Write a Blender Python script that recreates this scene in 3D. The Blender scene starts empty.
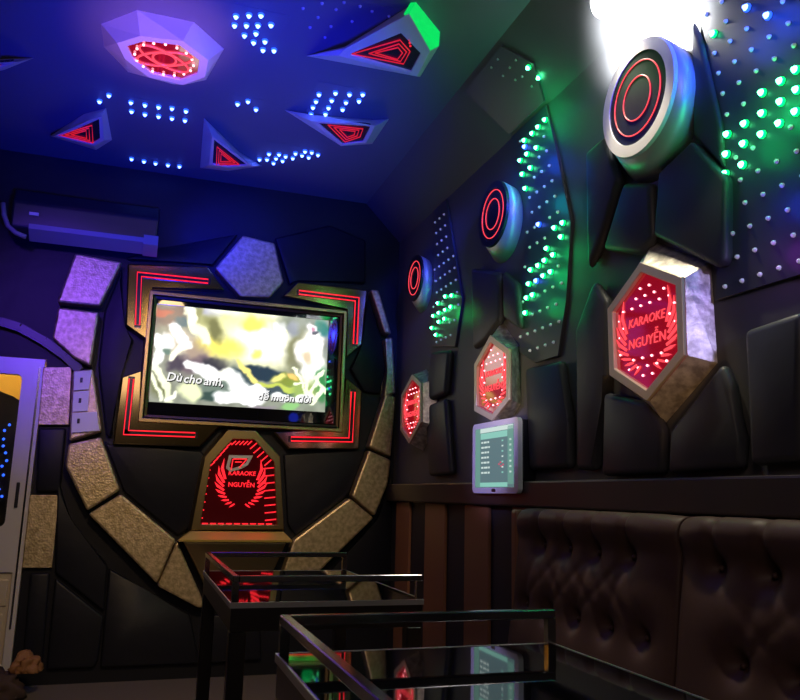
import bpy, bmesh, math, random
from mathutils import Vector, Matrix
random.seed(7)
SC = bpy.context.scene
COL = SC.collection
V = Vector
# ---------------------------------------------------------------- camera frame
F = 770.0; H = 1.063
yc = V((-265, -140, -F)).normalized()
zc = V((1, -0.026, 0)).cross(yc).normalized()
xc = yc.cross(zc)
ROT = Matrix((xc, yc, zc))
CAM = V((0, 0, H))
XW, D, ZC = 1.6, 4.87, 3.05          # right wall, screen wall, ceiling
COVE = 2.80                          # height where the sloped cove starts

def ray(x, y): return ROT @ V((x - 400, 350 - y, -F))
def hit(n, d, x, y):
    r = ray(x, y); n = V(n); t = (d - n.dot(CAM)) / n.dot(r); return CAM + r * t
def T(x, y, dep=0.0): return hit((0, 1, 0), D - dep, x, y)      # on screen wall
def W(x, y, dep=0.0): return hit((1, 0, 0), XW - dep, x, y)     # on right wall
def Cl(x, y, dep=0.0): return hit((0, 0, 1), ZC - dep, x, y)    # on ceiling
def Cv(x, y, dep=0.0): return hit((1, 0, 1), XW + COVE - dep * 1.414, x, y)
def proj(p):
    c = ROT.transposed() @ (p - CAM); return 400 + F * c.x / -c.z, 350 - F * c.y / -c.z

# ---------------------------------------------------------------- materials
def mat(name, col, rough=0.5, metal=0.0, emit=None, estr=0.0, spec=0.5, coat=0.0):
    m = bpy.data.materials.new(name); m.use_nodes = True
    b = m.node_tree.nodes['Principled BSDF']
    b.inputs['Base Color'].default_value = (*col, 1)
    b.inputs['Roughness'].default_value = rough
    b.inputs['Metallic'].default_value = metal
    b.inputs['Specular IOR Level'].default_value = spec
    if coat: b.inputs['Coat Weight'].default_value = coat
    if emit:
        b.inputs['Emission Color'].default_value = (*emit, 1)
        b.inputs['Emission Strength'].default_value = estr
    return m
def emis(name, col, s):
    m = mat(name, (0.02, 0.02, 0.02), 0.4, emit=col, estr=s); return m
def nodes(m): return m.node_tree.nodes, m.node_tree.links, m.node_tree.nodes['Principled BSDF']
def bump(m, kind='voronoi', scale=40, strength=0.3, dist=0.01, colvar=None):
    N, L, b = nodes(m)
    tc = N.new('ShaderNodeTexCoord')
    if kind == 'voronoi':
        t = N.new('ShaderNodeTexVoronoi'); out = t.outputs['Distance']
    else:
        t = N.new('ShaderNodeTexNoise'); t.inputs['Detail'].default_value = 5; out = t.outputs['Fac']
    t.inputs['Scale'].default_value = scale
    L.new(tc.outputs['Object'], t.inputs['Vector'])
    bp = N.new('ShaderNodeBump'); bp.inputs['Strength'].default_value = strength; bp.inputs['Distance'].default_value = dist
    L.new(out, bp.inputs['Height']); L.new(bp.outputs['Normal'], b.inputs['Normal'])
    if colvar:
        n2 = N.new('ShaderNodeTexNoise'); n2.inputs['Scale'].default_value = colvar[0]; n2.inputs['Detail'].default_value = 4
        L.new(tc.outputs['Object'], n2.inputs['Vector'])
        r = N.new('ShaderNodeValToRGB'); r.color_ramp.elements[0].position = 0.35; r.color_ramp.elements[1].position = 0.65
        r.color_ramp.elements[0].color = (*colvar[1], 1); r.color_ramp.elements[1].color = (*colvar[2], 1)
        L.new(n2.outputs['Fac'], r.inputs['Fac']); L.new(r.outputs['Color'], b.inputs['Base Color'])
    return m

M = {}
M['pad'] = bump(mat('black_leather', (0.009, 0.010, 0.017), 0.45, spec=0.25), 'noise', 9, 0.15, 0.02)
M['wallpad'] = bump(mat('charcoal_leather', (0.05, 0.052, 0.06), 0.45, spec=0.35), 'noise', 7, 0.1, 0.02)
M['rwall'] = bump(mat('grey_cladding', (0.11, 0.11, 0.115), 0.5, spec=0.3), 'noise', 4, 0.1, 0.02)
M['bwall'] = mat('dark_wall_paint', (0.02, 0.02, 0.03), 0.6)
M['ceil'] = bump(mat('dark_ceiling_paint', (0.13, 0.13, 0.16), 0.6), 'noise', 3, 0.05, 0.02)
M['floor'] = mat('tile_floor', (0.2, 0.17, 0.16), 0.25)
M['stone'] = bump(mat('hammered_champagne', (0.62, 0.53, 0.38), 0.42, 0.75), 'voronoi', 85, 0.18, 0.007, (40, (0.46, 0.36, 0.20), (0.74, 0.60, 0.37)))
M['silverstone'] = bump(mat('crackled_silver', (0.7, 0.68, 0.64), 0.38, 0.6), 'noise', 45, 0.25, 0.008, (32, (0.42, 0.38, 0.36), (0.9, 0.86, 0.80)))
M['champ'] = bump(mat('brushed_champagne', (0.66, 0.58, 0.47), 0.45, 0.5), 'noise', 120, 0.1, 0.003)
M['cchamp'] = bump(mat('matt_champagne', (0.72, 0.66, 0.62), 0.5, 0.2), 'noise', 90, 0.1, 0.003)
M['gold'] = mat('polished_gold', (0.80, 0.62, 0.16), 0.35, .55)
M['brass'] = mat('dull_brass', (0.42, 0.31, 0.14), 0.3, 1.0)
M['mbrass'] = mat('mirror_brass', (0.50, 0.36, 0.15), 0.12, 1.0)
M['darkgold'] = mat('bronze_frame', (0.18, 0.13, 0.07), 0.28, 1.0)
M['steel'] = mat('polished_steel', (0.55, 0.52, 0.5), 0.16, 1.0)
M['silver'] = mat('satin_silver', (0.62, 0.62, 0.62), 0.4, 0.35)
M['rim'] = mat('white_ring', (0.85, 0.85, 0.88), 0.35)
M['face'] = mat('black_acrylic', (0.02, 0.022, 0.025), 0.22)
M['glass'] = mat('black_glass', (0.006, 0.006, 0.008), 0.03, spec=0.9)
M['plast'] = mat('black_plastic', (0.012, 0.013, 0.02), 0.35)
M['white'] = mat('white_plastic', (0.75, 0.75, 0.80), 0.35)
M['doorw'] = mat('white_aluminium', (0.62, 0.60, 0.63), 0.35, 0.2)
M['red'] = emis('red_neon', (1.0, 0.012, 0.025), 1.5)
M['redline'] = emis('dim_red_neon', (1.0, 0.015, 0.03), .65)
M['pinkred'] = emis('pink_red_neon', (1.0, 0.06, 0.08), 1.3)
M['dot'] = emis('pink_led_dot', (1.0, 0.30, 0.35), 5)
M['redpanel'] = mat('red_backlit_acrylic', (0.10, 0.0, 0.008), 0.06, emit=(1.0, 0.012, 0.03), estr=0.26)
M['redpanel'].node_tree.nodes['Principled BSDF'].inputs['IOR'].default_value = 2.8
M['reddim'] = mat('dark_red_mirror', (0.05, 0.004, 0.006), 0.05, emit=(1.0, 0.01, 0.03), estr=0.012)
M['ledpanel'] = mat('led_panel_acrylic', (0.06, 0.065, 0.08), 0.35)
M['bulb'] = mat('clear_led_bulb', (0.85, 0.85, 0.9), 0.2, emit=(0.85, 0.85, 1.0), estr=0.10)  # unlit bulbs; faint glow stands in for the lamp light they reflect
M['bulbdim'] = mat('dull_led_bulb', (0.45, 0.45, 0.5), 0.3)
M['core_g'] = emis('green_led_core', (0.08, 1.0, 0.35), 22)
M['halo_g'] = emis('green_led_halo', (0.0, 1.0, 0.16), 2.6)  # glowing collar in place of the bloom around a lit dot
M['core_b'] = emis('blue_led_core', (0.06, 0.12, 1.0), 18)
M['halo_b'] = emis('blue_led_halo', (0.02, 0.10, 1.0), 2.2)
M['lamp'] = emis('white_lamp_lens', (1.0, .97, .92), 50)
M['green_glow'] = mat('green_glow_facet', (0.02, 0.2, 0.05), 0.4, emit=(0.0, 0.75, 0.12), estr=0.9)  # facet glows by itself in place of green light falling on it
M['sofa'] = bump(mat('brown_leather', (0.085, 0.046, 0.037), 0.5, spec=0.3), 'noise', 60, 0.08, 0.004)
M['wood'] = bump(mat('brown_wood_strip', (0.28, 0.13, 0.065), 0.4), 'noise', 12, 0.1, 0.004)
M['ledge'] = mat('dark_brown_ledge', (0.035, 0.026, 0.026), 0.4)
M['yellow'] = mat('yellow_wall', (0.85, 0.55, 0.12), 0.6)
M['cloth'] = mat('dark_brown_cloth', (0.06, 0.035, 0.03), 0.8)
M['tan'] = mat('tan_cloth', (0.26, 0.12, 0.05), 0.7)
M['txt'] = emis('white_text', (1, 1, 1), 1.0)
M['out'] = mat('black_outline', (0, 0, 0), 0.8, spec=0)
M['green_scr'] = emis('screen_green', (0.14, 0.33, 0.28), 0.9)
M['grey_scr'] = emis('screen_grey', (0.12, 0.22, 0.24), 0.8)
M['mint_scr'] = emis('screen_mint', (0.26, 0.62, 0.52), 0.9)
M['pale_scr'] = emis('screen_pale', (0.65, 0.80, 0.75), 0.9)
M['red_scr'] = emis('screen_red', (0.7, 0.08, 0.15), 0.9)
g = mat('clear_glass', (1, 1, 1), 0.0); N_, L_, b_ = nodes(g); b_.inputs['Transmission Weight'].default_value = 1.0; b_.inputs['IOR'].default_value = 1.1
M['pane'] = g
M['grey'] = mat('grey_plastic', (0.22, 0.20, 0.22), 0.45)

# ---------------------------------------------------------------- builders
def link(o): COL.objects.link(o); return o
def root(name, loc, label, cat, group=None):
    o = link(bpy.data.objects.new(name, None)); o.location = loc
    o['label'] = label; o['category'] = cat
    if group: o['group'] = group
    o.empty_display_size = 0.05
    return o
def base_of(p):
    while p is not None and p.parent is not None: p = p.parent
    return p.location.copy() if p is not None else V((0, 0, 0))
def obj(name, bm, mats, parent=None, smooth=False, label=None):
    me = bpy.data.meshes.new(name)
    off = base_of(parent)
    bmesh.ops.translate(bm, verts=bm.verts, vec=-off)
    bmesh.ops.recalc_face_normals(bm, faces=bm.faces)
    if smooth:
        for f in bm.faces: f.smooth = True
    bm.to_mesh(me); bm.free()
    if not isinstance(mats, (list, tuple)): mats = [mats]
    for m in mats: me.materials.append(m)
    o = link(bpy.data.objects.new(name, me))
    if parent: o.parent = parent
    if label: o['label'] = label
    return o
def tag(o, label, cat, group=None):
    o['label'] = label; o['category'] = cat
    if group: o['group'] = group
    return o
def struct(name, bm, m):
    o = obj(name, bm, m); o['kind'] = 'structure'; return o
def box(bm, a, b, mi=0):
    a, b = V(a), V(b)
    vs = [bm.verts.new((x, y, z)) for x in (a.x, b.x) for y in (a.y, b.y) for z in (a.z, b.z)]
    for q in ((0, 1, 3, 2), (4, 6, 7, 5), (0, 4, 5, 1), (2, 3, 7, 6), (0, 2, 6, 4), (1, 5, 7, 3)):
        f = bm.faces.new([vs[i] for i in q]); f.material_index = mi
    return bm
def nbox(a, b): return box(bmesh.new(), a, b)
def bev(bm, w, seg=2, edges=None):
    bmesh.ops.bevel(bm, geom=edges or bm.edges[:], offset=w, segments=seg, profile=0.5, affect='EDGES', clamp_overlap=True)
    return bm
def prism(front, back, bm=None, mi=0):
    bm = bm or bmesh.new(); n = len(front)
    f = [bm.verts.new(p) for p in front]; b = [bm.verts.new(p) for p in back]
    fs = [bm.faces.new(f), bm.faces.new(b[::-1])]
    for i in range(n): fs.append(bm.faces.new((f[i], b[i], b[(i + 1) % n], f[(i + 1) % n])))
    for q in fs: q.material_index = mi
    return bm
def cen(ps): return sum((V(p) for p in ps), V((0, 0, 0))) / len(ps)
def scl(ps, s, shift=V((0, 0, 0))):
    c = cen(ps); return [c + (V(p) - c) * s + shift for p in ps]
def inset(ps, w, nrm):
    """offset a planar polygon inwards by w"""
    n = len(ps); out = []; nrm = V(nrm).normalized()
    c = cen(ps)
    for i in range(n):
        p0, p1, p2 = V(ps[i - 1]), V(ps[i]), V(ps[(i + 1) % n])
        d1 = (p1 - p0).normalized(); d2 = (p2 - p1).normalized()
        n1 = nrm.cross(d1); n2 = nrm.cross(d2)
        area = sum((V(ps[k]) - c).cross(V(ps[(k + 1) % n]) - c).dot(nrm) for k in range(n))
        if area < 0: n1, n2 = -n1, -n2
        m = (n1 + n2); m = m / max(0.3, m.dot(n1)) if m.length > 1e-6 else n1
        out.append(p1 + m * w)
    return out
def ring(outer, inner, outer_b, inner_b, bm=None, mi=0):
    """frame: front ring between outer and inner, outer wall to outer_b, inner wall to inner_b"""
    bm = bm or bmesh.new(); n = len(outer)
    A, B, Cc, Dd = ([bm.verts.new(p) for p in q] for q in (outer, inner, outer_b, inner_b))
    for i in range(n):
        j = (i + 1) % n
        for q in ((A[i], A[j], B[j], B[i]), (Cc[i], Cc[j], A[j], A[i]), (B[i], B[j], Dd[j], Dd[i]), (Dd[i], Dd[j], Cc[j], Cc[i])):
            bm.faces.new(q).material_index = mi
    return bm
def bar(bm, p, q, w, h, up, mi=0):
    """rectangular bar from p to q"""
    p, q, up = V(p), V(q), V(up); d = (q - p).normalized(); s = d.cross(up).normalized() * w / 2; u = s.cross(d).normalized() * h / 2
    return prism([p + s + u, p - s + u, p - s - u, p + s - u], [q + s + u, q - s + u, q - s - u, q + s - u], bm, mi)
def tube(bm, pts, r, seg=8, closed=False, mi=0):
    pts = [V(p) for p in pts]; n = len(pts); rings = []
    for i in range(n):
        a = pts[i - 1] if (i or closed) else pts[i]; b = pts[(i + 1) % n] if (i < n - 1 or closed) else pts[i]
        d = (b - a).normalized(); ref = V((0, 0, 1)) if abs(d.z) < .9 else V((1, 0, 0))
        s = d.cross(ref).normalized(); u = s.cross(d)
        rings.append([bm.verts.new(pts[i] + (s * math.cos(2 * math.pi * k / seg) + u * math.sin(2 * math.pi * k / seg)) * r) for k in range(seg)])
    m = n if closed else n - 1
    for i in range(m):
        for k in range(seg):
            f = bm.faces.new((rings[i][k], rings[i][(k + 1) % seg], rings[(i + 1) % n][(k + 1) % seg], rings[(i + 1) % n][k]))
            f.smooth = True; f.material_index = mi
    if not closed:
        bm.faces.new(rings[0]).material_index = mi; bm.faces.new(rings[-1][::-1]).material_index = mi
    return bm
class Fr:
    """a local frame on a surface: u right, v up, n out of the surface"""
    def __init__(s, o, u, v): s.o = V(o); s.u = V(u).normalized(); s.n = s.u.cross(V(v)).normalized(); s.v = s.n.cross(s.u)
    def p(s, a, b, c=0.0): return s.o + s.u * a + s.v * b + s.n * c
    def m(s): return Matrix((s.u, s.v, s.n)).transposed()
def poly2(fr, pts, d0, d1, bm=None, mi=0):
    return prism([fr.p(a, b, d1) for a, b in pts], [fr.p(a, b, d0) for a, b in pts], bm, mi)
def text_bm(s, fr, size, depth, shear=0.0, offset=0.0, sx=1.0):
    c = bpy.data.curves.new('t', 'FONT'); c.body = s; c.size = size; c.align_x = 'CENTER'; c.align_y = 'CENTER'
    c.extrude = 0.001; c.shear = shear; c.offset = offset; c.resolution_u = 2
    o = bpy.data.objects.new('t', c); link(o)
    dg = bpy.context.evaluated_depsgraph_get(); me = bpy.data.meshes.new_from_object(o.evaluated_get(dg))
    bm = bmesh.new(); bm.from_mesh(me)
    bpy.data.objects.remove(o); bpy.data.curves.remove(c); bpy.data.meshes.remove(me)
    for v in bm.verts: v.co = fr.p(v.co.x * sx, v.co.y, v.co.z + depth)
    return bm
def ellipse(fr, rx, ry, n=48, d=0.0, cx=0, cy=0, rot=0.0):
    out = []
    for k in range(n):
        a = 2 * math.pi * k / n; x, y = rx * math.cos(a), ry * math.sin(a)
        out.append(fr.p(cx + x * math.cos(rot) - y * math.sin(rot), cy + x * math.sin(rot) + y * math.cos(rot), d))
    return out

# ---------------------------------------------------------------- room shell
XL, YB = -2.3, -1.6
bm = nbox((XL - .1, YB - .1, -.1), (XW + .1, D + .8, 0)); struct('floor', bm, M['floor'])
cx1 = XW - (ZC - COVE)
bm = nbox((XL - .1, YB - .1, ZC), (XW + .1, D + .1, ZC + .1)); struct('ceiling', bm, M['ceil'])
bm = prism([V((XW, YB, COVE)), V((XW, YB, ZC)), V((cx1, YB, ZC))], [V((XW, D, COVE)), V((XW, D, ZC)), V((cx1, D, ZC))]); struct('trim_1', bm, M['rwall'])
bm = nbox((XW, YB, 0), (XW + .1, D + .1, ZC)); struct('wall_right', bm, M['rwall'])
bm = nbox((XL - .1, YB, 0), (XL, D, ZC)); struct('wall_left', bm, M['bwall'])
bm = nbox((XL, YB - .1, 0), (XW, YB, ZC)); struct('wall_back', bm, M['bwall'])
DX0, DX1, DZ = -1.50, -0.553, 1.80      # doorway
bm = nbox((DX1, D, 0), (XW, D + .1, ZC)); box(bm, (XL, D, 0), (DX0, D + .1, ZC)); box(bm, (DX0, D, DZ), (DX1, D + .1, ZC))
struct('wall_screen', bm, M['pad'])
# made-up corridor behind the glazed door, for the yellow in its glass
bm = nbox((DX0 - .3, D + .75, 0), (DX1 + .3, D + .8, 2.4)); struct('wall_corridor', bm, M['yellow'])
bm = nbox((DX0 - .3, D + .1, 2.4), (DX1 + .3, D + .8, 2.45)); box(bm, (DX0 - .35, D + .1, 0), (DX0 - .3, D + .8, 2.4)); box(bm, (DX1 + .3, D + .1, 0), (DX1 + .35, D + .8, 2.4))
struct('ceiling_corridor', bm, M['yellow'])

# glazed door
d = link(bpy.data.objects.new('door_1', None)); d['kind'] = 'structure'; d.location = ((DX0 + DX1) / 2, D + .02, 0.04)
fx0, fx1, fz0, fz1 = DX0 + .005, DX1 - .005, .05, DZ - .005
gx1, gz0, gz1 = T(23, 375).x, T(5, 527).z, T(23, 375).z + .0
def rrect(x0, z0, x1, z1, r, y, n=5):
    out = []
    for (cx, cz, a0) in ((x1 - r, z1 - r, 0), (x0 + r, z1 - r, 90), (x0 + r, z0 + r, 180), (x1 - r, z0 + r, 270)):
        for k in range(n + 1):
            a = math.radians(a0 + 90 * k / n); out.append(V((cx + r * math.cos(a), y, cz + r * math.sin(a))))
    return out
op = [fx0 + .11, gz0, gx1, gz1]
inn = rrect(*op, .035, D - .02); inb = rrect(*op, .035, D + .03)
def rout(y):
    out = []
    c = V(((op[0] + op[2]) / 2, y, (op[1] + op[3]) / 2))
    for p in inn:
        out.append(V((fx1 if p.x > c.x else fx0, y, fz1 if p.z > c.z else .60)))
    return out
bm = ring(rout(D - .02), inn, rout(D + .03), inb); bmesh.ops.remove_doubles(bm, verts=bm.verts, dist=1e-5); obj('frame', bm, M['doorw'], d)
bm = nbox((fx0, D - .02, .05), (fx0 + .10, D + .03, .60)); box(bm, (fx1 - .045, D - .02, .05), (fx1, D + .03, .60)); box(bm, (fx0 + .1, D - .018, .05), (fx1 - .045, D + .03, .12)); bev(bm, .004); obj('lower_rail', bm, M['doorw'], d)
bm = nbox((fx0 + .1, D - .002, .12), (fx1 - .045, D + .02, .595)); box(bm, (fx0 + .16, D - .012, .42), (fx1 - .06, D - .002, .56)); box(bm, (fx0 + .16, D - .012, .18), (fx1 - .07, D - .002, .38)); bev(bm, .004); obj('kick_panel', bm, M['champ'], d)
bm = nbox((op[0], D + .002, op[1]), (op[2], D + .008, op[3])); obj('glass_pane', bm, M['pane'], d)
h0 = T(17, 495, .03); bm = nbox((h0.x - .009, D - .032, h0.z - .07), (h0.x + .009, D - .02, h0.z + .07)); bev(bm, .004); obj('handle', bm, M['plast'], d)
bm = nbox((fx1 - .028, D - .026, .3), (fx1 - .018, D - .02, fz1 - .05)); obj('edge_seal', bm, M['steel'], d)
# arch trim over the door
pts = [T(*p, .03) for p in ((-60, 318), (-25, 318), (0, 322), (20, 328), (45, 342), (65, 356), (80, 371))]
bm = bmesh.new()
for a, b in zip(pts[:-1], pts[1:]): bar(bm, a, b, .05, .045, (0, 1, 0))
struct('trim_2', bm, M['plast'])
# made-up arched board, for the dark shape and blue points in the door glass
ab = root('arched_board', (-.9, D + .45, 0), 'made-up dark arched board with tiny blue lights behind the glazed door', 'board')
fr = Fr((-.95, D + .5, 0), (1, 0, 0), (0, 0, 1))
pl = [(-.36, 0), (.36, 0)] + [(.36 * math.cos(a), 1.36 + .30 * math.sin(a)) for a in [math.pi * k / 12 for k in range(13)]]
bm = poly2(fr, pl, 0, .04); obj('panel', bm, M['plast'], ab)
for k in range(11):
    for dx in (.27, .17):
        pc = fr.p(dx + random.uniform(-.02, .02), 1.45 - k * .045 + random.uniform(-.01, .01), .045)
        b = bmesh.new(); bmesh.ops.create_icosphere(b, subdivisions=1, radius=.009, matrix=Matrix.Translation(pc)); obj('light', b, M['halo_b'], ab)

# ---------------------------------------------------------------- screen wall: padded panels
def pad(pts, th, name, label, m, axis, group, bw=.02, cat='wall panel'):
    fr_ = [p for p in pts]; nrm = V(axis)
    back = [p - nrm * th for p in pts]
    bm = prism(fr_, back); bev(bm, bw, 3)
    o = obj(name, bm, m, smooth=False)
    for f in o.data.polygons: f.use_smooth = True
    o.data.set_sharp_from_angle(angle=math.radians(50))
    tag(o, label, cat, group); return o
NT, NW = (0, -1, 0), (-1, 0, 0)
PG = 'black leather pads on the screen wall'
pads = [
    ([(57, 470), (68, 520), (108, 565), (104, 612), (55, 573)], 'black leather wall pad just left of the lower left gold stones'),
    ([(55, 578), (104, 617), (98, 660), (94, 668), (46, 670)], 'black leather wall pad by the floor right of the glazed door'),
    ([(109, 568), (150, 592), (190, 614), (200, 664), (100, 668)], 'black leather wall pad under the lowest left gold stone'),
    ([(205, 616), (260, 610), (262, 660), (206, 664)], 'black leather wall pad low behind the far table'),
    ([(38, 428), (66, 428), (60, 492), (36, 492)], 'small black wall pad between purple tile and gold tile beside the door'),
    ([(30, 573), (50, 573), (42, 668), (22, 668)], 'narrow black wall pad under the gold tile beside the door'),
    ([(380, 520), (392, 470), (394, 560), (388, 620), (330, 620), (322, 578)], 'black leather wall pad in the corner right of the gold ring'),
    ([(104, 312), (122, 268), (122, 326), (134, 340), (119, 374), (112, 438), (106, 436), (98, 366)], 'dark wall pad between left stones and screen brackets'),
    ([(124, 492), (104, 440), (112, 447), (200, 450), (206, 456), (190, 528), (178, 536)], 'black wall pad left of the winged karaoke emblem'),
    ([(284, 454), (362, 452), (367, 446), (349, 494), (296, 536), (288, 524)], 'black wall pad right of the winged karaoke emblem'),
    ([(364, 346), (366, 292), (382, 338), (386, 370), (380, 394), (364, 392), (350, 368)], 'dark wall pad between right brackets and right stones'),
    ([(290, 286), (275, 238), (330, 225), (366, 240), (366, 284), (298, 278)], 'black wall pad right of the blue keystone'),
    ([(126, 258), (160, 248), (238, 234), (212, 266), (206, 262), (130, 260)], 'black wall pad left of the blue keystone'),
]
for pp, lb in pads:
    pad([T(*p, .035) for p in pp], .034, 'wall_pad', lb, M['pad'], NT, PG, .014)

# stones of the ring
def stone(front_px, label, name='ring_stone', m=None, dep=.10, grow=1.0):
    f = [T(*p, dep) for p in front_px]
    c = cen(f); b = [c + (p - c) * grow + V((0, dep - .001, 0)) for p in f]
    bm = prism(f, b); bev(bm, .012, 2)
    o = obj(name, bm, m or M['stone']); return tag(o, label, 'wall stone', 'hammered stones of the ring around the screen')
stone([(75, 253), (122, 262), (100, 306), (57, 302)], 'purple lit hammered stone topmost on the left of the ring')
stone([(58, 307), (99, 312), (91, 366), (74, 358), (52, 338)], 'silver hammered stone second from top on the left, above the switches')
S3 = [(72, 371), (93, 369), (102, 431), (69, 441)]
stone(S3, 'slim hammered stone carrying three white switches')
stone([(68, 444), (101, 437), (120, 490), (87, 511), (65, 466)], 'champagne hammered stone directly below the three switches')
stone([(88, 514), (121, 494), (176, 540), (157, 584)], 'long slanting gold stone at lower left of the ring')
stone([(157, 586), (177, 541), (206, 607), (198, 608)], 'triangular gold stone at the bottom left of the ring')
stone([(294, 540), (350, 498), (374, 518), (320, 571), (283, 573)], 'wide slanting gold stone at lower right below the emblem')
stone([(352, 496), (369, 450), (391, 460), (388, 484), (375, 516)], 'gold stone right of the screen, second from the bottom')
stone([(369, 447), (386, 393), (396, 397), (391, 457)], 'narrow gold stone beside the lower right red bracket')
stone([(384, 397), (389, 370), (385, 338), (393, 337), (396, 393)], 'thin gold stone edge between two narrow stones on the right')
stone([(371, 289), (379, 290), (392, 334), (385, 333)], 'sliver of gold stone uppermost on the right of the ring')
KS = [(215, 268), (243, 235), (275, 243), (284, 282), (270, 297), (240, 296)]
stone(KS, 'blue lit keystone centred above the screen', 'keystone')
# tiles beside the door
for pp, lb in (([(43, 367), (72, 367), (69, 425), (38, 425)], 'purple lit stone tile on the wall right of the door top'),
               ([(30, 495), (59, 495), (52, 568), (22, 568)], 'gold brown stone tile low on the wall beside the door')):
    f = [T(*p, .03) for p in pp]; bm = prism(f, [p + V((0, .029, 0)) for p in f]); bev(bm, .004); tag(obj('wall_tile', bm, M['stone']), lb, 'wall tile', 'stone tiles beside the door')
# switches
sw = [([(74, 371.5), (92, 370), (89.5, 389.5), (73.5, 390.5)], 'top white switch plate on the slim left stone', (81.5, 380)),
      ([(73.2, 391.5), (89.5, 390.5), (88, 411), (72.3, 412)], 'middle white switch plate on the slim left stone', (80, 400.5)),
      ([(72, 413), (97, 411.5), (99.5, 431), (71, 433)], 'bottom widest white switch plate on the slim left stone', (78.5, 421))]
for pp, lb, dt in sw:
    r = root('wall_switch', T(*pp[0], .11), lb, 'switch', 'white switches left of the screen')
    f = [T(*p, .112) for p in pp]; bm = prism(f, [p + V((0, .011, 0)) for p in f]); bev(bm, .003); obj('plate', bm, M['white'], r)
    c = T(*dt, .114); bm = nbox((c.x - .007, c.y - .004, c.z - .014), (c.x + .007, c.y + .002, c.z + .014)); bev(bm, .002); obj('rocker', bm, M['plast'], r, label='black rocker')

# corner brackets with red LED lines
BR = [
    ('top left', [(128, 264), (208, 267), (224, 290), (151, 286), (147, 340), (126, 325)], [(208, 281.5), (139.5, 274.5), (137.5, 325)]),
    ('top right', [(284, 296), (298, 282), (367, 290), (362, 344), (346, 358), (349, 308)], [(299, 292.5), (357, 299.5), (355, 344)]),
    ('bottom left', [(122, 377), (142, 370), (137, 423), (222, 424), (200, 447), (113, 444)], [(131.5, 379), (126, 432.5), (195, 435)]),
    ('bottom right', [(346, 377), (362, 391), (359, 449), (289, 449), (274, 432), (343, 430)], [(353, 392), (350.5, 440), (291, 439)]),
]
for nm, outp, ln in BR:
    r = root('corner_bracket', T(*outp[0], 0), 'mirrored gold corner bracket with red light line, %s of the screen' % nm, 'bracket', 'gold corner brackets around the screen')
    f = [T(*p, .075) for p in outp]; b = scl(f, 1.03, V((0, .074, 0)))
    bm = prism(f, b); bev(bm, .007, 2); obj('plate', bm, M['mbrass'], r)
    p = [T(*q, .078) for q in ln]
    bm = bmesh.new()
    w2 = .030
    for a, c in ((p[0], p[1]), (p[1], p[2])):
        dd = (c - a).normalized(); bar(bm, a - dd * w2 * .5, c + dd * w2 * .5, w2 * 1.25, .006, (0, 1, 0))
    obj('channel', bm, M['face'], r, label='black channel')
    # neon outline: two parallel lines closing at the ends
    q = [v + V((0, -.005, 0)) for v in p]
    d1 = (q[1] - q[0]).normalized(); d2 = (q[2] - q[1]).normalized()
    n1 = d1.cross(V((0, 1, 0))); n2 = d2.cross(V((0, 1, 0)))
    if n1.dot(d2) > 0: pass
    mit = (n1 + n2) / (1 + n1.dot(n2))
    o_ = .0125
    loop = [q[0] + n1 * o_, q[1] + mit * o_, q[2] + n2 * o_, q[2] - n2 * o_, q[1] - mit * o_, q[0] - n1 * o_]
    bm = tube(bmesh.new(), loop, .0042, 6, True); obj('neon_tube', bm, M['red'], r)

# screen frame, TV
fo = [T(*p, .085) for p in ((151, 288), (347, 313), (343, 430), (137, 424))]
zt = (fo[0].z + fo[1].z) / 2; zb = (fo[2].z + fo[3].z) / 2; xl = (fo[0].x + fo[3].x) / 2; xr = (fo[1].x + fo[2].x) / 2
def rct(x0, z0, x1, z1, y): return [V((x0, y, z0)), V((x1, y, z0)), V((x1, y, z1)), V((x0, y, z1))]
r = root('screen_frame', (xl, D, zb), 'stepped bronze picture frame around the lit television', 'frame')
yf = D - .085
bm = ring(rct(xl, zb, xr, zt, yf), rct(xl + .022, zb + .022, xr - .022, zt - .022, yf), rct(xl - .012, zb - .012, xr + .012, zt + .012, D - .001), rct(xl + .03, zb + .03, xr - .03, zt - .03, D - .03)); bev(bm, .003)
obj('outer_moulding', bm, M['brass'], r)
bm = ring(rct(xl + .03, zb + .03, xr - .03, zt - .03, yf + .006), rct(xl + .045, zb + .045, xr - .045, zt - .045, yf + .012), rct(xl + .03, zb + .03, xr - .03, zt - .03, D - .02), rct(xl + .05, zb + .05, xr - .05, zt - .05, D - .02))
obj('inner_moulding', bm, M['darkgold'], r)
s0, s1 = T(148, 403, .07), T(328, 320, .07)
sx0, sx1, sz0, sz1 = T(152, 350, .07).x - .0, T(327, 365, .07).x, (T(148, 403, .07).z + T(324, 411, .07).z) / 2, (T(156, 304, .07).z + T(328, 320, .07).z) / 2
tx0, tx1, tz0, tz1 = xl + .05, xr - .05, zb + .05, zt - .05
tv = root('television', ((tx0 + tx1) / 2, D - .02, tz0), 'large flat television showing bright yellow flowers and lyrics', 'television')
yt = D - .072
bm = ring(rct(tx0, tz0, tx1, tz1, yt), rct(sx0, sz0, sx1, sz1, yt), rct(tx0, tz0, tx1, tz1, D - .025), rct(sx0, sz0, sx1, sz1, D - .03)); obj('bezel', bm, M['glass'], tv)
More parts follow.
